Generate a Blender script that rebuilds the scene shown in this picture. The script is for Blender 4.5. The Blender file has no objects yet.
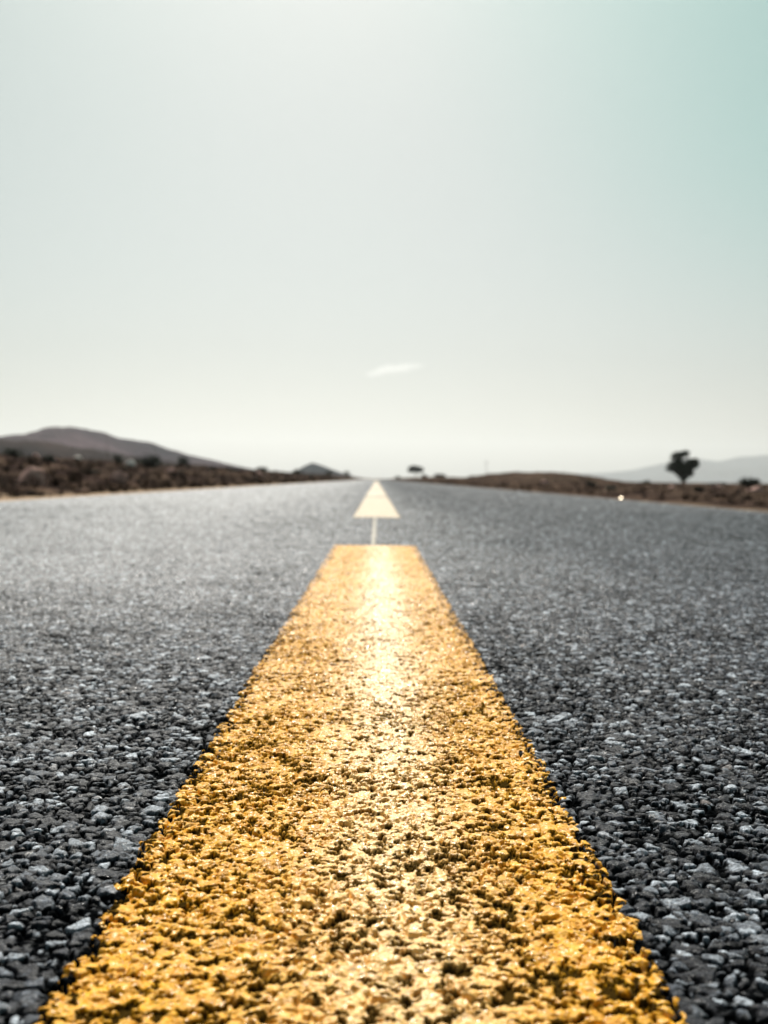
import bpy, bmesh, math, random
import numpy as np
from mathutils import Vector, Matrix, Euler

random.seed(7)
rng = np.random.default_rng(7)
S = bpy.context.scene
C = S.collection
F32 = np.float32

# ------------------------------------------------------------------ camera
CAM_H = 0.125
FPX = 1100.0
W, H = 768, 1024
YAW = math.atan(-8 / FPX)            # vanishing point lies 8 px left of centre
PITCH = math.atan(33 / FPX)
ROLL = math.radians(0.72)
cam_data = bpy.data.cameras.new("camera")
cam = bpy.data.objects.new("camera", cam_data)
C.objects.link(cam)
cam_data.sensor_fit = 'VERTICAL'
cam_data.sensor_height = 24.0
cam_data.sensor_width = 18.0
cam_data.lens = 24.0 * FPX / H
cam_data.clip_start = 0.01
cam_data.clip_end = 40000
ROT = (Matrix.Rotation(YAW, 3, 'Z') @ Matrix.Rotation(math.radians(90) - PITCH, 3, 'X') @ Matrix.Rotation(ROLL, 3, 'Z'))
cam.matrix_world = Matrix.Translation((0, 0, CAM_H)) @ ROT.to_4x4()
cam_data.dof.use_dof = True
cam_data.dof.focus_distance = 0.43
cam_data.dof.aperture_fstop = (cam_data.lens / 1000) / 0.0023
cam_data.dof.aperture_blades = 0
S.camera = cam


def ray(px, py):
    d = ROT @ Vector(((px - W / 2) / FPX, (H / 2 - py) / FPX, -1.0))
    return d


def at_depth(px, py, Y):
    """real-world point seen at that place in the photo, Y metres down the road"""
    d = ray(px, py)
    t = Y / d.y
    return Vector((d.x * t, Y, CAM_H + d.z * t))


# ------------------------------------------------------------------ render set-up
S.render.engine = 'CYCLES'
S.view_settings.view_transform = 'Standard'
S.view_settings.look = 'None'
S.view_settings.gamma = 1.0
S.view_settings.use_curve_mapping = False
S.view_settings.exposure = 0.40
S.cycles.use_denoising = True
S.cycles.max_bounces = 5
S.cycles.volume_bounces = 0
S.cycles.sample_clamp_indirect = 4.0
S.cycles.caustics_reflective = False
S.cycles.caustics_refractive = False

# ------------------------------------------------------------------ light
SUN_EL, SUN_AZ = math.radians(45), math.radians(-4.0)
wd = bpy.data.worlds.new("World")
S.world = wd
wd.use_nodes = True
nt = wd.node_tree
nt.nodes.clear()
N = nt.nodes.new
out = N('ShaderNodeOutputWorld')
bg = N('ShaderNodeBackground')
sky = N('ShaderNodeTexSky')
sky.sky_type = 'NISHITA'
sky.sun_disc = False
sky.sun_elevation = SUN_EL
sky.sun_rotation = SUN_AZ            # 0 = straight down the road
sky.air_density = 1.0
sky.dust_density = 4.0
sky.ozone_density = 1.0
sky.altitude = 900
hs = N('ShaderNodeHueSaturation')
hs.inputs['Saturation'].default_value = 0.30
nt.links.new(sky.outputs[0], hs.inputs['Color'])
tint = N('ShaderNodeMix'); tint.data_type = 'RGBA'; tint.blend_type = 'MULTIPLY'
tint.inputs[0].default_value = 1.0
# thin veil of high haze, thicker towards the left, so the clear sky shows tealer to the upper right
wtc = N('ShaderNodeTexCoord'); wsp = N('ShaderNodeSeparateXYZ')
nt.links.new(wtc.outputs['Generated'], wsp.inputs[0])
def wmath(op, a, b):
    nd = N('ShaderNodeMath'); nd.operation = op
    for i, v in enumerate((a, b)):
        if hasattr(v, 'links'): nt.links.new(v, nd.inputs[i])
        else: nd.inputs[i].default_value = v
    return nd.outputs[0]
def wmap(v, a, b, c, d):
    nd = N('ShaderNodeMapRange'); nd.interpolation_type = 'SMOOTHSTEP'; nt.links.new(v, nd.inputs[0])
    for i, q in enumerate((a, b, c, d)): nd.inputs[i + 1].default_value = q
    return nd.outputs[0]
side = wmath('ADD', wsp.outputs[0], wmath('MULTIPLY', wsp.outputs[2], 0.45))
leftside = wmath('MULTIPLY', wmap(wmath('MULTIPLY', wsp.outputs[0], -1.0), 0.06, 0.36, 0.0, 0.22), wmap(wsp.outputs[2], 0.08, 0.42, 0.3, 1.0))
clear = wmath('ADD', leftside, wmath('MULTIPLY', wmap(side, 0.14, 0.56, 0.0, 1.0), wmap(wsp.outputs[2], 0.03, 0.30, 0.0, 1.0)))
veil = N('ShaderNodeMix'); veil.data_type = 'RGBA'
nt.links.new(clear, veil.inputs[0])
low = N('ShaderNodeMix'); low.data_type = 'RGBA'
nt.links.new(wmap(wsp.outputs[2], 0.02, 0.20, 0.0, 1.0), low.inputs[0])
low.inputs[6].default_value = (0.985, 1.0, 0.93, 1)      # dusty near the horizon
low.inputs[7].default_value = (0.942, 1.0, 0.938, 1)
nt.links.new(low.outputs[2], veil.inputs[6])
veil.inputs[7].default_value = (0.62, 1.0, 0.885, 1)
nt.links.new(veil.outputs[2], tint.inputs[7])
nt.links.new(hs.outputs[0], tint.inputs[6])
nt.links.new(tint.outputs[2], bg.inputs['Color'])
bg.inputs['Strength'].default_value = 0.050
nt.links.new(bg.outputs[0], out.inputs[0])

sl = bpy.data.lights.new("sun", 'SUN')
sl.energy = 5.0
sl.angle = math.radians(0.5)
sl.color = (1.0, 0.955, 0.88)
so = bpy.data.objects.new("sun", sl)
so.rotation_euler = Euler((-(math.pi / 2 - SUN_EL), 0, -SUN_AZ), 'XYZ')
so.location = (0, 50, 60)
C.objects.link(so)


# ------------------------------------------------------------------ helpers: noise
def hsh(ix, iy, k):
    h = (ix.astype(np.int64) * 374761393 + iy.astype(np.int64) * 668265263 + k * 1274126177) & 0xFFFFFFFF
    h = ((h ^ (h >> 13)) * 1274126177) & 0xFFFFFFFF
    h = ((h ^ (h >> 16)) * 2246822519) & 0xFFFFFFFF
    h = h ^ (h >> 15)
    return (h & 0xFFFFFF).astype(F32) / F32(0x1000000)


def vnoise(x, y, k=0):
    xf = np.floor(x); yf = np.floor(y)
    ix = xf.astype(np.int64); iy = yf.astype(np.int64)
    fx = (x - xf).astype(F32); fy = (y - yf).astype(F32)
    fx = fx * fx * (3 - 2 * fx); fy = fy * fy * (3 - 2 * fy)
    a = hsh(ix, iy, k); b = hsh(ix + 1, iy, k); c = hsh(ix, iy + 1, k); d = hsh(ix + 1, iy + 1, k)
    return (a + (b - a) * fx) * (1 - fy) + (c + (d - c) * fx) * fy - F32(0.5)


def fbm(x, y, k=0, oct=4, gain=0.5):
    s = np.zeros(np.shape(x), F32); a = 1.0
    for o in range(oct):
        s += a * vnoise(x * 2.03 ** o + 17.3 * o, y * 2.03 ** o - 9.1 * o, k + o)
        a *= gain
    return s


def sstep(a, b, x):
    t = np.clip((x - a) / (b - a), 0, 1)
    return t * t * (3 - 2 * t)


# ------------------------------------------------------------------ aggregate height field
def stones(x, y, cell, seed, gap, hmin, hmax, tilt):
    """angular crushed stones rolled into the binder (power diagram, straight broken edges):
    returns height, stone mask, random per stone"""
    gx = x / cell; gy = y / cell
    bx = np.floor(gx).astype(np.int64); by = np.floor(gy).astype(np.int64)
    z0 = lambda v=0.0: np.full(x.shape, v, F32)
    f1, f2 = z0(9), z0(9)
    ax, ay, bx2, by2 = z0(), z0(), z0(), z0()
    hh, rr = z0(), z0()
    for i in (-1, 0, 1):
        for j in (-1, 0, 1):
            ix = bx + i; iy = by + j
            cx = ix + 0.08 + 0.84 * hsh(ix, iy, seed); cy = iy + 0.08 + 0.84 * hsh(ix, iy, seed + 1)
            dx = (gx - cx).astype(F32); dy = (gy - cy).astype(F32)
            dd = (dx * dx + dy * dy - 0.22 * hsh(ix, iy, seed + 2)).astype(F32)
            q = hsh(ix, iy, seed + 4)
            h0 = hmin + (hmax - hmin) * q
            t1 = tilt * (hsh(ix, iy, seed + 5) - 0.5) * 2
            t2 = tilt * (hsh(ix, iy, seed + 6) - 0.5) * 2
            t3 = hsh(ix, iy, seed + 7) * F32(6.2832)
            o2 = hsh(ix, iy, seed + 9); o3 = hsh(ix, iy, seed + 10)
            p1 = h0 + cell * (t1 * dx + t2 * dy)
            p2 = h0 + cell * (0.04 + 0.14 * o2 - (0.35 + 0.5 * o3) * (np.cos(t3) * dx + np.sin(t3) * dy))
            p3 = h0 + cell * (0.06 + 0.14 * o3 - (0.30 + 0.5 * o2) * (np.cos(t3 + 2.2) * dx + np.sin(t3 + 2.2) * dy))
            hp = np.minimum(np.minimum(p1, p2), p3).astype(F32)
            near = dd < f1
            sec = (~near) & (dd < f2)
            f2 = np.where(near, f1, np.where(sec, dd, f2))
            bx2 = np.where(near, ax, np.where(sec, dx, bx2)); by2 = np.where(near, ay, np.where(sec, dy, by2))
            f1 = np.where(near, dd, f1)
            ax = np.where(near, dx, ax); ay = np.where(near, dy, ay)
            hh = np.where(near, hp, hh)
            rr = np.where(near, hsh(ix, iy, seed + 8), rr)
    sep = np.sqrt((ax - bx2) ** 2 + (ay - by2) ** 2) + 1e-4
    e = (f2 - f1) / (2 * sep) * cell
    g = gap * (0.5 + 1.0 * rr)
    m = np.clip((e - g) / 0.0006, 0, 1).astype(F32)
    rnd = np.clip((e - g) / (cell * 0.10), 0, 1)
    hh = hh - (1 - rnd) ** 2 * cell * 0.015
    return hh.astype(F32), m, rr


PIT = -0.0029
DX = -0.0012                       # the line lies a hair left of the camera
HALFW = 0.0755
D_END = CAM_H * FPX / 66.5



def road_base(x, y):
    crown = -0.020 * (np.sqrt(x * x + 0.04) - 0.2)
    sag = np.where(y > 150, -((y - 150) ** 2) * 1.2e-6, 0)
    return crown + sag


def asphalt(x, y, sink=False):
    """z (without crown), stone mask, stone random"""
    wx = x + 0.0012 * vnoise(x / 0.011, y / 0.011, 91); wy = y + 0.0012 * vnoise(x / 0.011, y / 0.011, 92)
    wx = wx + 0.0007 * vnoise(x / 0.0022, y / 0.0022, 93); wy = wy + 0.0007 * vnoise(x / 0.0022, y / 0.0022, 94)
    z = np.full(x.shape, PIT, F32); m = np.zeros(x.shape, F32); r = np.zeros(x.shape, F32)
    for ox, oy, cell, seed, gap, h0, h1, tilt, drop in (
            (0.0, 0.0, 0.0080, 100, 0.0003, -0.0003, 0.0005, 0.13, 0.58),
            (3.1, 1.7, 0.0052, 200, 0.00022, -0.0007, 0.0004, 0.18, 0.16),
            (7.3, 4.9, 0.0032, 400, 0.00015, -0.0016, -0.0001, 0.25, 0.06)):
        h, mk, rr = stones(wx + ox, wy + oy, cell, seed, gap, h0, h1, tilt)
        zz = np.where(rr > drop, PIT + (h - PIT) * mk, PIT)
        up = zz > z
        z = np.where(up, zz, z); m = np.where(up, mk, m); r = np.where(up, (rr - drop) / (1 - drop), r)
    z = z + 0.00050 * fbm(x / 0.0023, y / 0.0023, 31, 4, 0.6) + 0.0008 * fbm(x / 0.05, y / 0.05, 35, 2)
    worn = sstep(-0.0011, -0.0002, z + 0.0014 * fbm(x / 0.0020, y / 0.0020, 41, 2))   # binder rubbed off the tops only
    if sink:                       # under the near dash the chippings lie lower, bedded in paint
        z = z - 0.0046 * sstep(0.007, 0.013, HALFW - np.abs(x - DX)) * (1 - sstep(D_END - 0.012, D_END - 0.004, y))
    return z.astype(F32), (m ** 2 * worn).astype(F32), r.astype(F32)


def grid_mesh(name, X, Y, Z, mats, attrs=None, keep=None, smooth=True):
    nr, nc = X.shape
    co = np.stack([X, Y, Z], -1).reshape(-1, 3).astype(F32)
    idx = np.arange(nr * nc, dtype=np.int32).reshape(nr, nc)
    q = np.stack([idx[:-1, :-1], idx[:-1, 1:], idx[1:, 1:], idx[1:, :-1]], -1).reshape(-1, 4)
    if keep is not None:
        k = keep.reshape(nr, nc)
        kq = (k[:-1, :-1] | k[:-1, 1:] | k[1:, 1:] | k[1:, :-1]).reshape(-1)
        q = q[kq]
        used = np.zeros(nr * nc, bool); used[q.reshape(-1)] = True
        remap = np.cumsum(used) - 1
        co = co[used]; q = remap[q].astype(np.int32)
        if attrs: attrs = {n: a.reshape(-1)[used] for n, a in attrs.items()}
    me = bpy.data.meshes.new(name)
    me.vertices.add(len(co)); me.vertices.foreach_set("co", co.reshape(-1))
    me.loops.add(q.size); me.loops.foreach_set("vertex_index", q.reshape(-1))
    me.polygons.add(len(q))
    me.polygons.foreach_set("loop_start", np.arange(0, q.size, 4, dtype=np.int32))
    me.polygons.foreach_set("use_smooth", np.full(len(q), smooth))
    me.update(calc_edges=True)
    for n, a in (attrs or {}).items():
        at = me.attributes.new(n, 'FLOAT', 'POINT')
        at.data.foreach_set("value", a.reshape(-1).astype(F32))
    for m in mats: me.materials.append(m)
    o = bpy.data.objects.new(name, me)
    C.objects.link(o)
    return o


# ------------------------------------------------------------------ materials
def new_mat(name):
    m = bpy.data.materials.new(name); m.use_nodes = True
    return m, m.node_tree, m.node_tree.nodes['Principled BSDF']


class G:
    """tiny node-graph helper"""
    def __init__(s, t): s.t = t
    def n(s, ty, **kw):
        nd = s.t.nodes.new(ty)
        for k, v in kw.items(): setattr(nd, k, v)
        return nd
    def l(s, a, b): s.t.links.new(a, b)
    def attr(s, name):
        return s.n('ShaderNodeAttribute', attribute_name=name).outputs['Fac']
    def pos(s):
        return s.n('ShaderNodeNewGeometry').outputs['Position']
    def noise(s, vec, scale, detail=4, rough=0.55):
        nd = s.n('ShaderNodeTexNoise'); s.l(vec, nd.inputs['Vector'])
        nd.inputs['Scale'].default_value = scale; nd.inputs['Detail'].default_value = detail
        nd.inputs['Roughness'].default_value = rough
        return nd.outputs['Fac']
    def ramp(s, fac, stops):
        nd = s.n('ShaderNodeValToRGB'); s.l(fac, nd.inputs['Fac'])
        el = nd.color_ramp.elements
        while len(el) < len(stops): el.new(0.5)
        for e, (p, c) in zip(el, stops):
            e.position = p; e.color = (*c, 1) if len(c) == 3 else c
        return nd.outputs['Color']
    def mix(s, fac, a, b, mode='MIX'):
        nd = s.n('ShaderNodeMix', data_type='RGBA', blend_type=mode)
        for v, i in ((fac, 0), (a, 6), (b, 7)):
            if hasattr(v, 'links'): s.l(v, nd.inputs[i])
            elif isinstance(v, (int, float)): nd.inputs[i].default_value = v
            else: nd.inputs[i].default_value = (*v, 1)
        return nd.outputs[2]
    def math(s, op, a, b=0.5, c=None):
        nd = s.n('ShaderNodeMath', operation=op)
        for i, v in enumerate((a, b) if c is None else (a, b, c)):
            if hasattr(v, 'links'): s.l(v, nd.inputs[i])
            else: nd.inputs[i].default_value = v
        return nd.outputs[0]
    def mapr(s, v, a, b, c, d):
        nd = s.n('ShaderNodeMapRange'); s.l(v, nd.inputs[0])
        for i, q in enumerate((a, b, c, d)): nd.inputs[i + 1].default_value = q
        return nd.outputs[0]
    def bump(s, h, strength, dist):
        nd = s.n('ShaderNodeBump'); s.l(h, nd.inputs['Height'])
        nd.inputs['Strength'].default_value = strength; nd.inputs['Distance'].default_value = dist
        return nd.outputs['Normal']


def mat_asphalt():
    m, t, b = new_mat("asphalt"); g = G(t)
    P = g.pos()
    st = g.attr('stone'); rr = g.attr('shade')
    sx = g.n('ShaderNodeSeparateXYZ'); g.l(P, sx.inputs[0])
    n1 = g.noise(P, 1100, 4, 0.65)
    n2 = g.noise(P, 1.3, 3)
    left_lane = g.mapr(g.math('ADD', sx.outputs[0], g.math('MULTIPLY', g.math('SUBTRACT', n2, 0.5), 0.5)), -0.7, 0.35, 1.0, 0.0)
    col = g.ramp(rr, [(0.0, (0.007, 0.008, 0.012)), (0.45, (0.016, 0.019, 0.027)), (0.66, (0.074, 0.086, 0.106)), (0.97, (0.40, 0.445, 0.50)), (1.0, (0.16, 0.132, 0.122))])
    col = g.mix(0.7, col, g.ramp(n1, [(0.38, (0.25, 0.25, 0.25)), (0.64, (1.9, 1.9, 1.9))]), 'MULTIPLY')
    n4 = g.noise(P, 420, 3, 0.6)
    col = g.mix(0.6, col, g.ramp(n4, [(0.38, (0.35, 0.35, 0.36)), (0.62, (1.6, 1.6, 1.6))]), 'MULTIPLY')
    col = g.mix(st, (0.004, 0.0046, 0.0052), col)
    col = g.mix(0.35, col, g.ramp(n2, [(0.3, (0.75, 0.75, 0.78)), (0.7, (1.15, 1.15, 1.12))]), 'MULTIPLY')
    # the left lane is paler and smoother
    col = g.mix(left_lane, col, g.mix(1.0, col, (1.15, 1.13, 1.10), 'MULTIPLY'))
    g.l(col, b.inputs['Base Color'])
    gl = g.mapr(g.noise(P, 620, 3, 0.65), 0.55, 0.62, 0.0, 1.0)          # mineral faces that glint
    g.l(g.math('SUBTRACT', g.math('SUBTRACT', g.mapr(n1, 0.35, 0.65, 0.45, 0.80), g.math('MULTIPLY', left_lane, 0.14)), g.math('MULTIPLY', gl, 0.28)), b.inputs['Roughness'])
    g.l(g.math('MULTIPLY', g.math('ADD', g.mapr(left_lane, 0, 1, 0.04, 0.38), g.math('MULTIPLY', gl, 0.36)), st), b.inputs['Specular IOR Level'])
    g.l(g.bump(g.math('ADD', n1, n4), 0.8, 0.0009), b.inputs['Normal'])
    return m


def mat_paint(name, colr, dirt=True):
    m, t, b = new_mat(name); g = G(t)
    P = g.pos()
    n1 = g.noise(P, 700, 4, 0.6)
    n2 = g.noise(P, 160, 4, 0.6)
    n3 = g.noise(P, 14, 3)
    c1 = (colr[0] * 0.76, colr[1] * 0.70, colr[2] * 0.5); c2 = tuple(min(0.9, v * 1.15) for v in colr)
    col = g.mix(g.mapr(n2, 0.35, 0.65, 0, 1), c1, c2)
    if dirt: col = g.mix(g.mapr(n1, 0.54, 0.68, 0.0, 0.55), col, (0.90, 0.66, 0.28))   # cream grains
    col = g.mix(g.mapr(n3, 0.35, 0.75, 0.0, 0.10), col, (0.55, 0.40, 0.18))
    if dirt:
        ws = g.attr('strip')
        glare_n = g.math('MULTIPLY', ws, g.mapr(n2, 0.3, 0.6, 0.25, 0.85))
        col = g.mix(glare_n, col, (0.90, 0.60, 0.24))  # cream tint paints the streak of sun glare on the dash
    # grime: bitumen worn through in small specks
    sp = g.mapr(n1, 0.30, 0.38, 1.0, 0.0)
    col = g.mix(g.math('MULTIPLY', sp, 0.75), col, (0.10, 0.055, 0.012))
    if dirt:
        d = g.attr('dirt')
        gl = g.mapr(g.noise(P, 640, 3, 0.6), 0.55, 0.62, 0.0, 1.0)          # glass beads and shiny crust
        col = g.mix(d, col, (0.042, 0.024, 0.005))
        g.l(g.math('MULTIPLY', g.mapr(d, 0, 0.6, 1.0, 0.0), g.math('ADD', g.mapr(gl, 0, 1, 0.10, 0.85), g.math('MULTIPLY', ws, 0.24))), b.inputs['Specular IOR Level'])
    g.l(col, b.inputs['Base Color'])
    if not dirt: gl = g.mapr(g.noise(P, 640, 3, 0.6), 0.55, 0.62, 0.0, 1.0)
    rgh = g.math('SUBTRACT', g.mapr(n1, 0.3, 0.7, 0.36, 0.62), g.math('MULTIPLY', gl, 0.20))
    if dirt: rgh = g.math('SUBTRACT', rgh, g.math('MULTIPLY', ws, 0.09))
    g.l(rgh, b.inputs['Roughness'])
    if not dirt: b.inputs['Specular IOR Level'].default_value = 0.26
    g.l(g.bump(n1, 0.7, 0.0009), b.inputs['Normal'])
    return m


YELLOW = (0.84, 0.385, 0.010)
M_ASPHALT = mat_asphalt()
M_YELLOW = mat_paint("yellow_paint", YELLOW)
M_YELLOW_FAR = mat_paint("sheen_yellow_paint", (0.40, 0.30, 0.175), dirt=False)  # far dashes: washed-out grazing sheen put into the paint colour
M_GUIDE = mat_paint("pale_guide_paint", (0.20, 0.175, 0.125), dirt=False)


def tagit(o, label=None, cat=None, group=None, kind=None):
    if label: o['label'] = label
    if cat: o['category'] = cat
    if group: o['group'] = group
    if kind: o['kind'] = kind
    return o


# ------------------------------------------------------------------ the road
ROAD_HALF = 2.36
ys = [0.13]
while ys[-1] < 420:
    d = ys[-1]
    k = np.interp(d, [0.13, 0.9, 1.6, 3, 8, 40, 420], [0.0013, 0.0015, 0.0026, 0.005, 0.010, 0.02, 0.04])
    ys.append(d * (1 + k))
ys = np.array([-6, -4, -2.5, -1.5, -0.8, -0.4, -0.2, -0.08, 0.0, 0.05, 0.08, 0.10, 0.115] + ys)
NI, NM, NO = 680, 330, 70
ti = np.linspace(-1, 1, NI)
tm = (np.arange(1, NM + 1) / NM)
to = (np.arange(1, NO + 1) / NO)
rows = []
for d in ys:
    inner = min(max(0.40 * d, 0.06), ROAD_HALF * 0.93)
    xi = ti * inner
    mid = max(min(0.75, ROAD_HALF * 0.9), inner + 0.3 * (ROAD_HALF - inner))
    xm = inner + (mid - inner) * tm ** 1.25
    xo = np.concatenate([xm, mid + (ROAD_HALF - mid) * to ** 1.3])
    rows.append(np.concatenate([-xo[::-1], xi, xo]))
X = np.array(rows); Y = np.repeat(ys[:, None], X.shape[1], 1)
Z = np.empty(X.shape, F32); ST = np.empty(X.shape, F32); SH = np.empty(X.shape, F32)
for a in range(0, len(ys), 120):
    s = slice(a, a + 120)
    Z[s], ST[s], SH[s] = asphalt(X[s], Y[s], True)
    Z[s] += road_base(X[s], Y[s])
# broken edge: lower the last columns
edge = sstep(ROAD_HALF - 0.05, ROAD_HALF, np.abs(X))
Z -= (edge * 0.03).astype(F32)
road = grid_mesh("road", X, Y, Z, [M_ASPHALT], {'stone': ST, 'shade': SH})
tagit(road, 'straight dark asphalt road of coarse grey chippings running to the horizon', 'road', kind='structure')

# ------------------------------------------------------------------ painted dashes
DASH, GAP_ = 4.1, 1.48
GLARE_X = DX + 0.0085               # paler strip along the line: sun-glare streak painted into the colour


def paint_sheet(name, y0, y1, halfw, cx, step, cols, mat, ragged=0.0026, thick=0.00012, flat=False):
    yy = [y0]
    while yy[-1] < y1 + 0.004:
        d = max(yy[-1], 0.13)
        yy.append(yy[-1] + max(0.0002, d * step(d)))
    yy = np.array(yy)
    lx = np.linspace(-halfw - 0.006, halfw + 0.006, cols)
    X = np.repeat((lx + cx)[None, :], len(yy), 0); Y = np.repeat(yy[:, None], cols, 1)
    Z = np.empty(X.shape, F32); K = np.empty(X.shape, bool); DI = np.empty(X.shape, F32); GLARE = np.empty(X.shape, F32)
    for a in range(0, len(yy), 150):
        s = slice(a, a + 150)
        x, y = X[s], Y[s]
        za, m, r = asphalt(x, y)
        # paint film follows the chippings and only half fills the gaps between them
        fill = -0.0009 + 0.0010 * fbm(x / 0.016, y / 0.016, 55, 3)
        rim = sstep(0.0, 0.012, halfw - np.abs(x - cx))
        fill = fill - (0.0016 * (1 - rim) if flat else 0)
        k = 0.0004
        zp = np.log(np.exp(np.clip((0.85 * za - fill) / k, -30, 30)) + 1) * k + fill         # soft maximum
        lump = fbm(x / 0.0040, y / 0.0040, 61, 3, 0.6)
        crumb = fbm(x / 0.0013, y / 0.0013, 71, 3, 0.7)
        pitn = fbm(x / 0.0031, y / 0.0027, 81, 3, 0.7) + 0.30 * fbm(x / 0.03, y / 0.03, 85, 2)
        gapm = sstep(-0.0006, -0.0018, za)
        strip = np.exp(-((x - GLARE_X + 0.006 * vnoise(x / 0.03, y / 0.09, 88)) / 0.024) ** 2)  # where the painted sun glare lies, fading out sideways
        pit = sstep(0.13, 0.30, pitn + 0.22 * gapm - 0.12 * strip + 0.06 * crumb)
        zp = zp + thick + (0.00035 * lump + 0.00042 * crumb) * (0.35 + 0.65 * rim) - 0.0012 * pit
        inner = sstep(0.007, 0.013, halfw - np.abs(x - cx)) * (1 - sstep(y1 - 0.012, y1 - 0.004, y))
        zp = np.maximum(zp, za + 0.0002 - 0.0044 * inner * (1 if flat else 0))
        ex = np.abs(x - cx) - halfw + ragged * fbm(x / 0.006, y / 0.006, 65, 2) * 1.6
        ey = np.maximum(y - y1, y0 - y) + ragged * fbm(x / 0.005, y / 0.008, 66, 2)
        e = np.maximum(ex, ey) + np.where(m < 0.2, 0.0022, -0.0010)
        cover = 1 - sstep(-0.0006, 0.0006, e)
        z = zp * cover + (za - 0.0012) * (1 - cover)
        Z[s] = z + road_base(x, y)
        K[s] = (cover > 0.02)
        DI[s] = np.maximum(pit, 0.9 * sstep(0.08, 0.22, pitn + 0.22 * gapm - 0.12 * strip + 0.12 * crumb))
        GLARE[s] = strip
    return grid_mesh(name, X, Y, Z, [mat], {'dirt': DI, 'strip': GLARE}, keep=K)


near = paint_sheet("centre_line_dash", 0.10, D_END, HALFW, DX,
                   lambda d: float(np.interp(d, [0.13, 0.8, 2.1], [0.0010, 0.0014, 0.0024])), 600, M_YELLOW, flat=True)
tagit(near, 'broad bright yellow line dash in the near foreground, rough and full of dark pits', 'line dash', 'dashes of the yellow centre line')

ORD = ['second', 'third', 'fourth', 'fifth', 'sixth', 'seventh', 'eighth', 'ninth', 'tenth', 'eleventh', 'twelfth']
y0 = CAM_H * FPX / 38.6
for i in range(11):
    y1 = y0 + DASH
    st = (lambda d: 0.004) if i == 0 else (lambda d: 0.008)
    o = paint_sheet("centre_line_dash", y0, y1, HALFW, DX + 0.004, st, 90 if i == 0 else 24, M_YELLOW_FAR, ragged=0.002, thick=0.0022)
    lab = ('short pale yellow dash just beyond the big near one' if i == 0 else
           'pale yellow %s dash of the centre line counted from the camera' % ORD[i])
    tagit(o, lab, 'line dash', 'dashes of the yellow centre line')
    y0 += DASH + (0.32 if i == 0 else 0.5)

guide = paint_sheet("guide_line", D_END + 0.01, CAM_H * FPX / 38.6 - 0.01, 0.0032, -0.0040, lambda d: 0.002, 20, M_GUIDE, ragged=0.002, thick=0.0012)
tagit(guide, 'thin pale guide line bridging the gap between the first two yellow dashes', 'guide line')

# ------------------------------------------------------------------ ground
def ground_z(x, y):
    x = np.asarray(x, float); y = np.asarray(y, float)
    a = np.abs(x)
    left = np.interp(a, [0, 2.05, 2.40, 3.4, 4.1, 8, 12, 20, 40, 100, 300, 1500, 9000],
                     [-.20, -.20, -.075, -.085, .02, .46, .80, 1.05, 1.3, 2.0, 3.0, 4.0, 4.0])
    right = np.interp(a, [0, 2.05, 2.40, 2.8, 3.6, 6, 12, 20, 60, 200, 1500, 9000],
                      [-.20, -.20, -.078, -.085, -.055, -.04, -.01, .0, .02, .2, 1.5, 1.5])
    mound = 0.72 * np.exp(-((a - 10.5) / 3.2) ** 2) * sstep(48, 68, y) * (1 - sstep(91, 99, y)) * (x > 0)
    fade = sstep(900, 150, y)
    rise = np.where(x > 0, sstep(85, 170, y), sstep(150, 270, y)) * sstep(4.5, 7.5, a) * (1 - np.where(x > 0, sstep(14, 22, a), sstep(60, 120, a))) * np.where(x > 0, 0.50, 0.30) * (1 - sstep(420, 700, y))
    left = left * (1 - 0.24 * sstep(35, 100, y) * sstep(5, 8, a))
    z = np.where(x < 0, left, right) * np.where(a > 2.4, 0.35 + 0.65 * fade, 1) + mound + rise
    rough = sstep(3.2, 4.8, a) * np.where(x > 0, 0.5, 1.0)
    z = z + rough * (0.30 * fbm(x / 7, y / 9, 301, 3) * np.clip(a / 10, .3, 1) + 0.13 * fbm(x / 0.9, y / 0.9, 311, 4, 0.6))
    z = z + 0.02 * fbm(x / 0.5, y / 0.5, 321, 3) * sstep(2.4, 2.8, a)
    z = z + np.where(y > 150, -(np.minimum(y, 420) - 150) ** 2 * 1.2e-6, 0) * (a < 3.2)
    return z


cols = [2.05, 2.40]
while cols[-1] < 9000:
    cols.append(cols[-1] + 0.028 * (cols[-1] - 1.0))
cols = np.array(cols)
gx = np.concatenate([-cols[::-1], [-1.5, 0, 1.5], cols])
gy = [-60, -40, -25, -15, -9, -5, -2, 0, 1, 2, 3]
while gy[-1] < 9000: gy.append(gy[-1] * 1.0125 + 0.02)
gy = np.array(gy)
X, Y = np.meshgrid(gx, gy)
Z = ground_z(X, Y)


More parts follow.
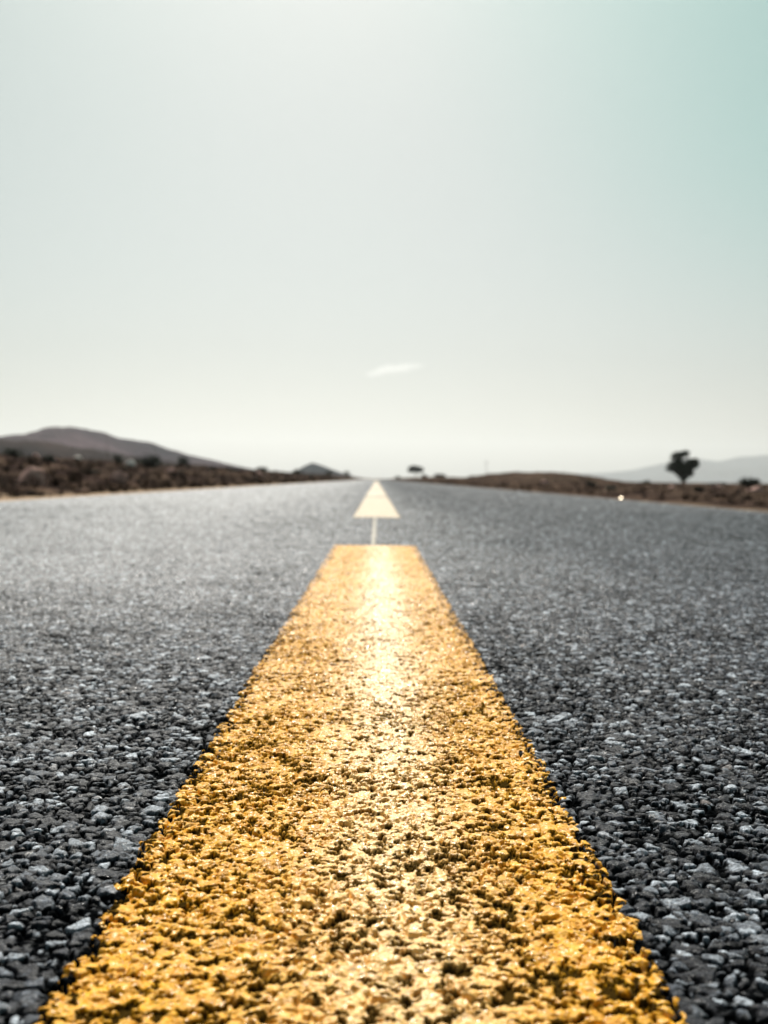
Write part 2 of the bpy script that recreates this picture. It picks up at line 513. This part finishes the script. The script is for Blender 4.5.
def mat_ground():
    m, t, b = new_mat("dry_rocky_ground"); g = G(t)
    P = g.pos()
    sx = g.n('ShaderNodeSeparateXYZ'); g.l(P, sx.inputs[0])
    n1 = g.noise(P, 1.6, 6, 0.65); n2 = g.noise(P, 0.25, 4); n3 = g.noise(P, 14, 4)
    col = g.ramp(n1, [(0.32, (0.014, 0.010, 0.009)), (0.5, (0.042, 0.028, 0.025)), (0.62, (0.16, 0.108, 0.078))])
    col = g.mix(g.mapr(n2, 0.4, 0.65, 0, 0.5), col, (0.030, 0.026, 0.018))
    rs = g.math('MULTIPLY', g.math('GREATER_THAN', sx.outputs[0], 0.0), g.mapr(g.noise(P, 0.9, 5, 0.65), 0.45, 0.62, 0.0, 0.8))
    col = g.mix(rs, col, (0.105, 0.074, 0.055))
    ax = g.math('ABSOLUTE', sx.outputs[0], 0)
    ax = g.math('ADD', ax, g.math('MULTIPLY', g.math('SUBTRACT', n1, 0.5), 1.2))
    ax = g.math('ADD', ax, g.math('MULTIPLY', g.math('GREATER_THAN', sx.outputs[0], 0.0), 0.60))
    sandm = g.mapr(ax, 3.1, 3.6, 1.0, 0.0)
    sand = g.ramp(n3, [(0.3, (0.30, 0.21, 0.145)), (0.7, (0.48, 0.36, 0.25))])
    col = g.mix(sandm, col, sand)
    g.l(col, b.inputs['Base Color'])
    b.inputs['Roughness'].default_value = 0.95
    b.inputs['Specular IOR Level'].default_value = 0.0
    g.l(g.bump(g.math('ADD', n1, n3), 0.6, 0.08), b.inputs['Normal'])
    return m


M_GROUND = mat_ground()
ground = grid_mesh("ground", X, Y, Z, [M_GROUND])
tagit(ground, 'dry brown stony ground with a pale sandy strip beside the asphalt', 'ground', kind='structure')


# ------------------------------------------------------------------ hills
def mat_hill(name, c1, c2, scale):
    m, t, b = new_mat(name); g = G(t)
    P = g.pos()
    n1 = g.noise(P, scale, 6, 0.6)
    g.l(g.ramp(n1, [(0.35, c1), (0.65, c2)]), b.inputs['Base Color'])
    b.inputs['Roughness'].default_value = 1.0
    b.inputs['Specular IOR Level'].default_value = 0.0
    g.l(g.bump(n1, 0.8, 0.6 / scale), b.inputs['Normal'])
    return m


def hill(name, pts, Y, depth, mat, seed, rough=0.10, label=None):
    """pts = skyline control points in the photo; the hill rises behind Y and has its own depth"""
    w = [at_depth(px, py, Y) for px, py in pts]
    xs = np.array([p.x for p in w]); zs = np.array([p.z for p in w])
    u = np.linspace(xs[0], xs[-1], 260)
    prof = np.interp(u, xs, zs) * 1.05 + 1.0
    k = np.hanning(9); k /= k.sum()
    prof = np.convolve(np.pad(prof, 4, 'edge'), k, 'valid')
    v = np.linspace(-1, 1, 60)
    XX, VV = np.meshgrid(u, v)
    shape = np.cos(VV * np.pi / 2) ** 1.15
    sc = (xs[-1] - xs[0]) / 12
    amp = np.maximum(prof.max(), 1)
    YY = Y + VV * depth + depth * 0.25 * fbm(XX / sc / 2, VV * 0, seed + 50, 2)
    ridge = 1 - 2 * np.abs(fbm(XX / sc, YY / sc * 0.6, seed, 4))
    ZZ = (prof[None, :] + 3) * shape * (1 - rough + rough * ridge) - 3
    ends = sstep(0, 0.06, (XX - xs[0]) / (xs[-1] - xs[0])) * (1 - sstep(0.94, 1, (XX - xs[0]) / (xs[-1] - xs[0])))
    ZZ = (ZZ + 3) * ends - 3
    o = grid_mesh(name, XX, YY, ZZ, [mat])
    tagit(o, label, 'hill', kind='structure')
    return o


M_H1 = mat_hill("mauve_hill_shading", (0.010, 0.009, 0.017), (0.105, 0.073, 0.082), 0.007)  # lit and shaded relief painted in as contrasting tones
M_H2 = mat_hill("brown_foothill_soil", (0.018, 0.014, 0.014), (0.050, 0.036, 0.032), 0.03)
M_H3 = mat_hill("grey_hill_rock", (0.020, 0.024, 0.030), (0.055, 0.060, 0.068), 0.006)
hill("mountain", [(-420, 476), (-260, 452), (-130, 446), (-60, 441), (0, 438), (22, 436), (36, 431), (50, 428.5), (75, 429.5), (100, 431.5), (120, 434), (133, 436), (150, 443), (165, 449), (182, 454.5),
      (206, 460), (232, 466.5), (255, 471), (300, 476), (345, 479)], 1050, 260, M_H1, 11, 0.15, 'mauve grey mountain with a rounded summit at the far left')
hill("foothill", [(-300, 455), (-120, 436), (-40, 438), (0, 441), (40, 444), (75, 449), (110, 456), (150, 461), (190, 466), (240, 471), (300, 475), (335, 477)], 520, 120, M_H2, 21, 0.10,
     'low dark brown foothill in front of the mauve mountain')
hill("hill", [(284, 478), (296, 472.5), (305, 467.5), (313, 464.5), (322, 467), (332, 471), (345, 475), (356, 478)], 950, 110, M_H3, 31, 0.06, 'small pointed hill left of where the road vanishes')
hill("mountain", [(520, 480), (560, 474), (610, 473), (640, 470), (665, 464), (690, 459), (712, 461), (722, 462), (745, 457), (768, 456), (800, 454), (880, 450), (960, 455), (1100, 470), (1250, 484)], 7000, 900, mat_hill('haze_blue_hill', (0.02, 0.028, 0.036), (0.05, 0.062, 0.072), 0.004), 41, 0.06,  # bluish haze put into the rock colour
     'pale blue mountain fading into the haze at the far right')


# ------------------------------------------------------------------ rocks, scrub, trees
def mat_simple(name, stops, scale, rough=0.9, spec=0.03, bump=0.0):
    m, t, b = new_mat(name); g = G(t)
    oi = g.n('ShaderNodeTexCoord').outputs['Object']
    n = g.noise(oi, scale, 4, 0.6)
    g.l(g.ramp(n, stops), b.inputs['Base Color'])
    b.inputs['Roughness'].default_value = rough
    b.inputs['Specular IOR Level'].default_value = spec
    if bump: g.l(g.bump(n, bump, 0.05), b.inputs['Normal'])
    return m


M_ROCK = mat_simple("brown_rock", [(0.3, (0.07, 0.05, 0.042)), (0.7, (0.17, 0.125, 0.10))], 9, bump=0.6)
M_ROCKP = mat_simple("pink_rock", [(0.3, (0.30, 0.19, 0.165)), (0.7, (0.52, 0.35, 0.30))], 9, bump=0.6)
M_ROCKW = mat_simple("pale_rock", [(0.3, (0.68, 0.63, 0.58)), (0.7, (0.85, 0.80, 0.75))], 9, bump=0.5)
M_LEAF = mat_simple("dark_leaf", [(0.3, (0.016, 0.024, 0.014)), (0.7, (0.040, 0.056, 0.026))], 2.5, 0.6, 0.3)
M_LEAFB = mat_simple("dusty_leaf", [(0.3, (0.028, 0.030, 0.020)), (0.7, (0.060, 0.056, 0.034))], 4, 0.7, 0.2)
M_DRY = mat_simple("dry_twig", [(0.3, (0.06, 0.042, 0.030)), (0.7, (0.17, 0.125, 0.075))], 3, 0.9, 0.1)
M_BARK = mat_simple("bark", [(0.3, (0.035, 0.028, 0.022)), (0.7, (0.085, 0.068, 0.055))], 12, 0.95, 0.1, 0.6)
M_WOOD = mat_simple("weathered_pole_wood", [(0.3, (0.10, 0.085, 0.07)), (0.7, (0.19, 0.165, 0.14))], 6, 0.9, 0.2)
M_CERAM = mat_simple("insulator_glaze", [(0.3, (0.12, 0.06, 0.04)), (0.7, (0.2, 0.10, 0.07))], 5, 0.2, 0.5)


def mesh_obj(name, verts, faces, mat, parent=None, smooth=False):
    me = bpy.data.meshes.new(name)
    me.from_pydata([tuple(v) for v in verts], [], faces)
    me.materials.append(mat)
    if smooth:
        for p in me.polygons: p.use_smooth = True
    o = bpy.data.objects.new(name, me); C.objects.link(o)
    if parent: o.parent = parent
    return o


def rock_geo(size, seed, flat=0.7, sub=3):
    bm = bmesh.new()
    bmesh.ops.create_icosphere(bm, subdivisions=sub, radius=1)
    r = random.Random(seed)
    pl = [(Vector((r.uniform(-1, 1), r.uniform(-1, 1), r.uniform(-.6, 1))).normalized(), r.uniform(0.55, 0.9)) for _ in range(11)]
    sc = Vector((r.uniform(.8, 1.2), r.uniform(.75, 1.1), flat * r.uniform(.85, 1.15)))
    V = []
    for v in bm.verts:
        p = v.co.copy()
        for n, d in pl:
            q = p.dot(n)
            if q > d: p -= n * (q - d) * 0.93
        p *= 1 + 0.07 * (r.random() - .5)
        V.append(Vector((p.x * sc.x, p.y * sc.y, p.z * sc.z)) * size * 0.62)
    F = [[v.index for v in f.verts] for f in bm.faces]
    bm.free()
    return V, F


def gz(x, y): return float(ground_z(np.array([x]), np.array([y]))[0])


def ground_at(px, X):
    """point on the ground X metres to the side of the road centre, seen in photo column px"""
    d = ray(px, 485)
    Yv = X * d.y / d.x
    return X, Yv, gz(X, Yv)


def boulder(px, X, wpx, mat, label, seed, hf=0.8, cat='boulder', dz=0.0):
    x, y, z = ground_at(px, X)
    size = wpx / FPX * y
    V, F = rock_geo(size, seed, hf)
    o = mesh_obj("boulder", V, F, mat)
    o.location = (x, y, z + size * 0.22 * hf + dz)
    o.rotation_euler = (0, 0, seed * 1.7)
    tagit(o, label, cat, 'boulders on the banks')
    return o


def leaf_cloud(blobs, n, leaf, seed, shell=0.5, up=0.0):
    """leaf-sized bent faces spread through ellipsoid clumps: blobs = (centre, radii)"""
    r = np.random.default_rng(seed)
    vol = np.array([b[1][0] * b[1][1] * b[1][2] for b in blobs]) ** 0.75
    cnt = r.multinomial(n, vol / vol.sum())
    V = []; F = []
    for (c, rad), k in zip(blobs, cnt):
        if k == 0: continue
        d = r.normal(size=(k, 3)); d /= np.linalg.norm(d, axis=1)[:, None]
        rr = r.random(k) ** (shell)
        p = d * rr[:, None] * np.array(rad)
        p *= (1 + 0.25 * r.normal(size=(k, 1)) * (rr[:, None] > .7))
        p += np.array(c)
        a = r.normal(size=(k, 3)); a[:, 2] += up; a /= np.linalg.norm(a, axis=1)[:, None]
        bb = np.cross(a, r.normal(size=(k, 3))); bb /= np.linalg.norm(bb, axis=1)[:, None]
        L = leaf * (0.6 + 0.8 * r.random((k, 1)))
        q0 = p - a * L; q1 = p + bb * L * 0.45; q2 = p + a * L; q3 = p - bb * L * 0.45
        base = len(V) * 1
        for i in range(k):
            b0 = len(V)
            V += [q0[i], q1[i], q2[i], q3[i]]
            F.append((b0, b0 + 1, b0 + 2, b0 + 3))
    return V, F


def tube_geo(path, radii, seg=8):
    V = []; F = []
    for i, (p, r) in enumerate(zip(path, radii)):
        p = Vector(p)
        t = (Vector(path[min(i + 1, len(path) - 1)]) - Vector(path[max(i - 1, 0)])).normalized()
        s = t.orthogonal().normalized() if abs(t.z) < .99 else Vector((1, 0, 0))
        if abs(t.z) < .99: s = t.cross(Vector((0, 0, 1))).normalized()
        u = t.cross(s)
        for k in range(seg):
            an = 2 * math.pi * k / seg
            V.append(p + (s * math.cos(an) + u * math.sin(an)) * r)
    for i in range(len(path) - 1):
        for k in range(seg):
            a = i * seg + k; b = i * seg + (k + 1) % seg
            F.append((a, b, b + seg, a + seg))
    F.append(tuple(range(seg - 1, -1, -1)))
    n = (len(path) - 1) * seg
    F.append(tuple(range(n, n + seg)))
    return V, F


def merge(geos):
    V = []; F = []
    for v, f in geos:
        b = len(V); V += list(v); F += [tuple(i + b for i in q) for q in f]
    return V, F


def empty(name, loc, rz=0):
    o = bpy.data.objects.new(name, None); C.objects.link(o)
    o.location = loc; o.rotation_euler = (0, 0, rz); o.empty_display_size = 0.3
    return o


def bush(px, X, wpx, hpx, mat, label, seed, n=900, group='bushes on the banks', dz=0.0):
    x, y, z = ground_at(px, X)
    w = wpx / FPX * y; h = hpx / FPX * y
    r = random.Random(seed)
    root = empty("bush", (x, y, z - 0.04 + dz), r.uniform(0, 6))
    blobs = [((0, 0, h * .45), (w * .36, w * .36, h * .42))]
    for i in range(8):
        a = r.uniform(0, 6.28); q = r.uniform(.12, .34) * w
        blobs.append(((math.cos(a) * q, math.sin(a) * q, h * r.uniform(.3, .72)), (w * r.uniform(.12, .2), w * r.uniform(.12, .2), h * r.uniform(.16, .28))))
    V, F = leaf_cloud(blobs, n, 0.045 * max(w, 0.3), seed)
    mesh_obj("foliage", V, F, mat, root)
    st = []
    for i in range(6):
        a = r.uniform(0, 6.28)
        e = Vector((math.cos(a) * w * .3, math.sin(a) * w * .3, h * r.uniform(.55, .85)))
        st.append(tube_geo([(0, 0, -0.03), e * .5 + Vector((0, 0, h * .08)), e], [w * .025, w * .016, w * .006], 5))
    V, F = merge(st)
    mesh_obj("stem", V, F, M_BARK, root)
    tagit(root, label, 'bush', group)
    return root


# --- bushes the photo shows, left bank
bush(118, -10.0, 13, 15, M_LEAF, 'dark round bush beside the pinkish rock on the left bank', 1)
bush(182, -13.5, 17, 12, M_LEAF, 'dark flat-topped bush standing on the left skyline below the mountain', 2, 1300)
bush(150, -8.5, 30, 14, M_LEAF, 'long low dark thicket on the left bank right of the pinkish rock', 3, 1600)
bush(138, -10.5, 20, 9, M_LEAFB, 'dusty bush on the crest of the left bank above the dark thicket', 4)
bush(90, -5.2, 22, 9, M_LEAFB, 'low dusty scrub at the foot of the left bank, left of the reddish mound', 5)
bush(178, -6.0, 10, 7, M_LEAF, 'small dark tuft at the road edge under the skyline bush', 6)
bush(12, -9.5, 26, 10, M_LEAF, 'dark scrub near the left picture edge above the big reddish boulder', 7)
bush(50, -7.5, 18, 11, M_LEAF, 'dark bush just right of the big reddish boulder', 8)
bush(212, -9.0, 12, 7, M_LEAFB, 'small dusty bush on the left bank right of the skyline bush', 9)
bush(232, -8.0, 14, 6, M_LEAF, 'dark bush low on the left bank below the mountain foot', 10)
bush(262, -11.0, 13, 6, M_LEAF, 'dark bush midway along the left bank where the mountain ends', 11)
bush(297, -9.0, 12, 7, M_LEAF, 'dark bush on the left bank at the left foot of the small hill', 12)
bush(328, -10.0, 12, 6, M_LEAFB, 'bush in front of the small pointed hill', 13)
bush(347, -9.0, 8, 7, M_LEAF, 'last upright bush on the left before the road vanishes', 14)
# right bank
bush(440, 10.0, 14, 4.6, M_LEAF, 'dark bush right of the distant umbrella tree', 15)
bush(424, 9.0, 9, 4, M_LEAFB, 'tiny bush under the distant umbrella tree', 16)
bush(398, 5.5, 7, 4, M_LEAF, 'tiny dark bush where the right verge meets the horizon', 17)
bush(472, 11.0, 12, 5, M_LEAFB, 'low bush left of the long mound on the right', 18)
bush(612, 4.2, 14, 7, M_LEAF, 'dark tuft beside the glinting scrap on the right verge', 19)
bush(592, 6.0, 16, 9, M_LEAFB, 'brownish bush at the foot of the long mound', 20)
bush(748, 14.0, 26, 12, M_LEAF, 'dark domed bush on the crest near the right picture edge', 21, 1300)
bush(646, 13.0, 12, 6, M_LEAF, 'low dark bush on the right crest left of the vase-shaped tree', 22)
bush(718, 16.0, 22, 6, M_LEAFB, 'low wide bush on the crest right of the vase-shaped tree', 23)
bush(700, 4.6, 14, 8, M_LEAFB, 'dusty tuft on the right verge below the vase-shaped tree', 24)

# --- boulders
boulder(31, -4.3, 25, M_ROCKP, 'big reddish boulder at the foot of the left bank near the picture edge', 1, 0.95)
boulder(118, -4.2, 14, M_ROCKP, 'reddish rock at the foot of the left bank under the dark round bush', 2, 0.95)
boulder(130, -9.2, 11, M_ROCKW, 'pale pinkish rock beside the dark round bush', 3, 0.7)
boulder(78, -12.0, 9, M_ROCKW, 'white rock shining on the crest of the left bank', 4, 0.6)
boulder(55, -8.5, 9, M_ROCKP, 'pinkish rock halfway up the left bank below the white rock', 5)
boulder(36, -9.5, 9, M_ROCKP, 'tan rock high on the left bank, above the big reddish boulder', 6)
boulder(72, -6.5, 8, M_ROCK, 'brown rock low on the left bank', 7)
boulder(170, -6.5, 9, M_ROCKP, 'pinkish rock low on the left bank below the skyline bush', 8)
boulder(258, -6.5, 7, M_ROCKP, 'small pinkish rock far along the left bank', 9)
boulder(755, 5.6, 16, M_ROCKP, 'tan boulder on the right verge at the picture edge', 10, 0.6)
boulder(716, 7.5, 10, M_ROCKP, 'pale tan rock on the right bank below the wide low bush', 11, 0.7)
boulder(672, 8.0, 8, M_ROCKP, 'small pinkish rock under the vase-shaped tree', 12, 0.7)
boulder(545, 8.0, 7, M_ROCKP, 'small pale rock on the near face of the long mound', 13, 0.7)

# --- vase-shaped tree on the right
p = at_depth(683, 486, 104)
zt = gz(p.x, p.y)
U = 104 / FPX
t = empty("tree", (p.x, p.y, zt)); gofs = (p.z - zt)


def tl(px, py, dy=0): return ((px - 683) * U, dy, (486 - py) * U + gofs)


geos = [tube_geo([(0.02, 0, -0.2), tl(683.5, 482), tl(683.3, 477), tl(683, 473)], [.26, .2, .17, .13]),
        tube_geo([tl(683, 479), tl(679, 472, .2), tl(675, 465, .2), tl(672, 462)], [.15, .11, .07, .03]),
        tube_geo([tl(683, 475), tl(682, 466, -.2), tl(679, 458), tl(680, 453)], [.13, .09, .06, .02]),
        tube_geo([tl(683.4, 477), tl(687, 469, -.1), tl(691, 463), tl(693, 460)], [.15, .10, .06, .02])]
V, F = merge(geos); mesh_obj("trunk", V, F, M_BARK, t, True)
B = lambda px, py, rx, rz, dy=0, ry=None: (tl(px, py, dy), (rx * U, (ry or rx) * U, rz * U))
blobs = [B(679.5, 454.5, 7.5, 2.8), B(685, 452.5, 4, 1.8), B(674, 457, 4, 2.2), B(674, 466, 6.5, 5), B(680, 468, 7, 5.5, -.5), B(692.5, 463, 5, 4.8), B(689, 468, 6, 5.5, .4),
         B(684, 473, 7, 4.5), B(695, 460.5, 3, 2.6), B(682, 464, 4, 3.4, .6), B(683, 478, 4, 3), B(678, 460, 5, 3.4), B(670, 469, 4, 3), B(696, 465, 3, 3.4), B(687, 461.5, 3.2, 2.8, -.3), B(677, 472, 4, 3), B(690, 473, 4, 3)]
V, F = leaf_cloud(blobs, 7500, 0.12, 5, 0.62); mesh_obj("crown", V, F, M_LEAF, t)
tagit(t, 'dark vase-shaped tree with a forked crown on the right skyline', 'tree', 'trees on the skyline')

# --- distant umbrella tree
p = at_depth(416, 479.5, 360); zt = gz(p.x, p.y); U = 360 / FPX
t = empty("tree", (p.x, p.y, zt)); gofs = p.z - zt


def tl(px, py, dy=0): return ((px - 416) * U, dy, (479.5 - py) * U + gofs)


geos = [tube_geo([(0, 0, -.2), tl(416, 476), tl(415.8, 473)], [.16, .13, .11]),
        tube_geo([tl(415.8, 473.6), tl(413, 471.5), tl(410.5, 470)], [.1, .08, .04]),
        tube_geo([tl(415.8, 473.6), tl(418, 471.5), tl(420.5, 470.3)], [.1, .08, .04])]
V, F = merge(geos); mesh_obj("trunk", V, F, M_BARK, t, True)
blobs = [B(415.5, 469.2, 6, 2.6), B(412, 470, 3.6, 2.2), B(419, 469.8, 4, 2.2), B(414, 467.5, 4, 1.6), B(410, 470.6, 2, 1.4), B(421, 470.4, 2, 1.3)]
V, F = leaf_cloud(blobs, 7000, 0.24, 6, 0.4); mesh_obj("crown", V, F, M_LEAF, t)
tagit(t, 'tiny distant umbrella-shaped tree just right of where the road vanishes', 'tree', 'trees on the skyline')


# --- utility poles
def pole(px, ytop, ybase, Hm, label, rz):
    Yd = Hm * FPX / (ybase - ytop)
    b = at_depth(px, ybase, Yd)
    r = empty("utility_pole", (b.x, b.y, b.z), rz)
    V, F = tube_geo([(0, 0, -2.5), (0, 0, Hm * .5), (0, 0, Hm)], [.12, .10, .075], 10); mesh_obj("pole", V, F, M_WOOD, r, True)
    bm = bmesh.new(); bmesh.ops.create_cube(bm, size=1)
    V = [Vector((v.co.x * 2.0, v.co.y * .12 + .17, v.co.z * .14 + Hm - .5)) for v in bm.verts]; F = [[v.index for v in f.verts] for f in bm.faces]; bm.free()
    arm = mesh_obj("crossarm", V, F, M_WOOD, r)
    for dx in (-.85, -.3, .85):
        V, F = tube_geo([(dx, .17, Hm - .44), (dx, .17, Hm - .34), (dx, .17, Hm - .28), (dx, .17, Hm - .22)], [.03, .07, .05, .06], 8)
        mesh_obj("insulator", V, F, M_CERAM, arm, True)
    tagit(r, label, 'utility pole', 'utility poles')


pole(107, 434, 459, 8, 'faint utility pole in front of the mauve mountain slope', 0.5)
pole(154, 443, 464, 8, 'faint utility pole just left of the skyline bush, before the mountain shoulder', 0.5)
pole(486, 461, 479.5, 8, 'faint lone utility pole against the pale sky on the right of the road', -0.3)

# --- glinting scrap at the right road edge
x, y, z = ground_at(621, 2.78)
bm = bmesh.new()
bmesh.ops.create_grid(bm, x_segments=14, y_segments=14, size=0.008)
r = random.Random(3)
for v in bm.verts:
    x0, y0_ = v.co.x, v.co.y
    v.co.z = -(x0 * x0 + y0_ * y0_) / (2 * 0.12) + 0.0004 * math.sin(x0 * 160 + y0_ * 60)
    v.co.x *= 1 + 0.15 * math.sin(y0_ * 130)
    v.co.y *= 1 + 0.12 * math.sin(x0 * 110 + 1)
ex = bmesh.ops.solidify(bm, geom=bm.faces[:], thickness=0.0012)
me = bpy.data.meshes.new("metal_scrap"); bm.to_mesh(me); bm.free()
for p_ in me.polygons: p_.use_smooth = True
mm, tt, bb = new_mat("bare_tin"); gg = G(tt)
bb.inputs['Metallic'].default_value = 1.0
gg.l(gg.ramp(gg.noise(gg.pos(), 60, 3), [(0.3, (0.30, 0.25, 0.18)), (0.7, (0.48, 0.42, 0.32))]), bb.inputs['Base Color'])
bb.inputs['Roughness'].default_value = 0.32
me.materials.append(mm)
o = bpy.data.objects.new("metal_scrap", me); C.objects.link(o)
o.location = (x, y, z + 0.035)
sunv = Vector((math.sin(SUN_AZ) * math.cos(SUN_EL), math.cos(SUN_AZ) * math.cos(SUN_EL), math.sin(SUN_EL)))
half = (sunv + (Vector((0, 0, CAM_H)) - o.location).normalized()).normalized()   # lies just so that it catches the sun
o.rotation_euler = half.to_track_quat('Z', 'Y').to_euler()
tagit(o, 'small bent scrap of tin glinting in the sun on the right verge', 'metal scrap')


# --- loose rubble and dry scrub: nobody could count it
def scatter(n, seed):
    r = np.random.default_rng(seed)
    P = []
    while len(P) < n:
        side = -1 if r.random() < .55 else 1
        a = 3.2 + (r.random() ** 1.5) * 16
        y = 5.5 * math.exp(r.random() * 3.2)
        if abs(side * a) > 0.55 * y + 2: continue
        P.append((side * a, y))
    return P


geos = []
base_r = [rock_geo(1, 900 + i, 0.75, 1) for i in range(8)]
rr = random.Random(5)
for x, y in scatter(2600, 8):
    v, f = base_r[rr.randrange(8)]
    s = (0.03 + 0.09 * rr.random() ** 2.5 + 0.0006 * y) * (0.6 if x > 0 else 1)
    an = rr.uniform(0, 6.28); ca, sa = math.cos(an), math.sin(an)
    z = gz(x, y)
    geos.append(([Vector((x + s * (q.x * ca - q.y * sa), y + s * (q.x * sa + q.y * ca), z + s * (q.z + .2))) for q in v], f))
V, F = merge(geos)
o = mesh_obj("rubble", V, F, mat_simple("rubble_stone", [(0.40, (0.022, 0.016, 0.014)), (0.56, (0.07, 0.048, 0.038)), (0.68, (0.30, 0.20, 0.155))], 1.1, bump=0.4))
tagit(o, 'loose brown rubble strewn over the banks', 'rubble', kind='stuff')

V = []; F = []
rn = np.random.default_rng(21)
for x, y in scatter(2400, 9):
    z = gz(x, y); h = (0.06 + 0.13 * rn.random()) * (1 + y / 160) * (0.6 if x > 0 else 1); w = h * 1.3
    for k in range(16):
        a = rn.random() * 6.28; l = rn.random()
        b0 = len(V); bx, by = x + math.cos(a) * w * .2 * l, y + math.sin(a) * w * .2 * l
        tx, ty = x + math.cos(a) * w * (.3 + .6 * l), y + math.sin(a) * w * (.3 + .6 * l)
        q = h * .05
        V += [(bx - q * math.sin(a), by + q * math.cos(a), z - .02), (bx + q * math.sin(a), by - q * math.cos(a), z - .02), (tx, ty, z + h * (1 - .6 * l * l))]
        F.append((b0, b0 + 1, b0 + 2))
o = mesh_obj("dry_scrub", V, F, mat_simple("dry_scrub_stalk", [(0.35, (0.014, 0.012, 0.009)), (0.55, (0.036, 0.026, 0.018)), (0.75, (0.12, 0.08, 0.048))], 0.6, 0.9, 0.0))
tagit(o, 'low dry grass and scrub covering the banks', 'scrub', kind='stuff')

# ------------------------------------------------------------------ cloud
c = at_depth(394, 369.5, 9000)
U = 9000 / FPX
bm = bmesh.new()
bmesh.ops.create_icosphere(bm, subdivisions=4, radius=1)
for v in bm.verts:
    v.co.x *= 58 * U; v.co.y *= 22 * U; v.co.z *= 8 * U
me = bpy.data.meshes.new("cloud"); bm.to_mesh(me); bm.free()
m = bpy.data.materials.new("cloud_vapour"); m.use_nodes = True
g = G(m.node_tree); m.node_tree.nodes.clear()
om = g.n('ShaderNodeOutputMaterial'); pv = g.n('ShaderNodeVolumePrincipled')
tcg = g.n('ShaderNodeTexCoord').outputs['Generated']
wn = g.n('ShaderNodeTexNoise'); g.l(g.n('ShaderNodeTexCoord').outputs['Object'], wn.inputs['Vector']); wn.inputs['Scale'].default_value = 0.006; wn.inputs['Detail'].default_value = 5
wv = g.n('ShaderNodeVectorMath', operation='SUBTRACT'); g.l(wn.outputs['Color'], wv.inputs[0]); wv.inputs[1].default_value = (.5, .5, .5)
wa = g.n('ShaderNodeVectorMath', operation='MULTIPLY_ADD'); g.l(wv.outputs[0], wa.inputs[0]); wa.inputs[1].default_value = (.3, .5, .6); g.l(tcg, wa.inputs[2])
tc = wa.outputs[0]
vm = g.n('ShaderNodeVectorMath', operation='SUBTRACT'); g.l(tc, vm.inputs[0]); vm.inputs[1].default_value = (.5, .5, .5)
ln = g.n('ShaderNodeVectorMath', operation='LENGTH'); g.l(vm.outputs[0], ln.inputs[0])
ob = g.n('ShaderNodeTexCoord').outputs['Object']
nz = g.noise(ob, 0.0045, 6, 0.65)
dn = g.math('SUBTRACT', g.mapr(ln.outputs['Value'], 0.1, 0.5, 0.85, 0.0), g.math('MULTIPLY', nz, 0.75))
dn = g.math('MAXIMUM', dn, 0.0)
g.l(g.math('MULTIPLY', dn, 0.009), pv.inputs['Density'])
pv.inputs['Color'].default_value = (1, 1, 1, 1); pv.inputs['Anisotropy'].default_value = 0.4
g.l(pv.outputs[0], om.inputs['Volume'])
me.materials.append(m)
o = bpy.data.objects.new("cloud", me); C.objects.link(o); o.location = c; o.rotation_euler = (0, -0.17, 0)
tagit(o, 'small white wisp of cloud low in the sky above the vanishing road', 'cloud')

# ------------------------------------------------------------------ haze
bm = bmesh.new(); bmesh.ops.create_cube(bm, size=1)
for v in bm.verts:
    v.co.x *= 19000; v.co.y = v.co.y * 9700 + 4600; v.co.z = (v.co.z + .5) * 330 - 6
me = bpy.data.meshes.new("haze"); bm.to_mesh(me); bm.free()
m = bpy.data.materials.new("haze_air"); m.use_nodes = True
g = G(m.node_tree); m.node_tree.nodes.clear()
om = g.n('ShaderNodeOutputMaterial'); pv = g.n('ShaderNodeVolumePrincipled')
pv.inputs['Color'].default_value = (0.92, 0.945, 0.955, 1)
pv.inputs['Density'].default_value = 0.00012
pv.inputs['Anisotropy'].default_value = 0.55
g.l(pv.outputs[0], om.inputs['Volume'])
me.materials.append(m)
o = bpy.data.objects.new("haze", me); C.objects.link(o)
tagit(o, 'pale dry haze over the plain', 'haze', kind='stuff')
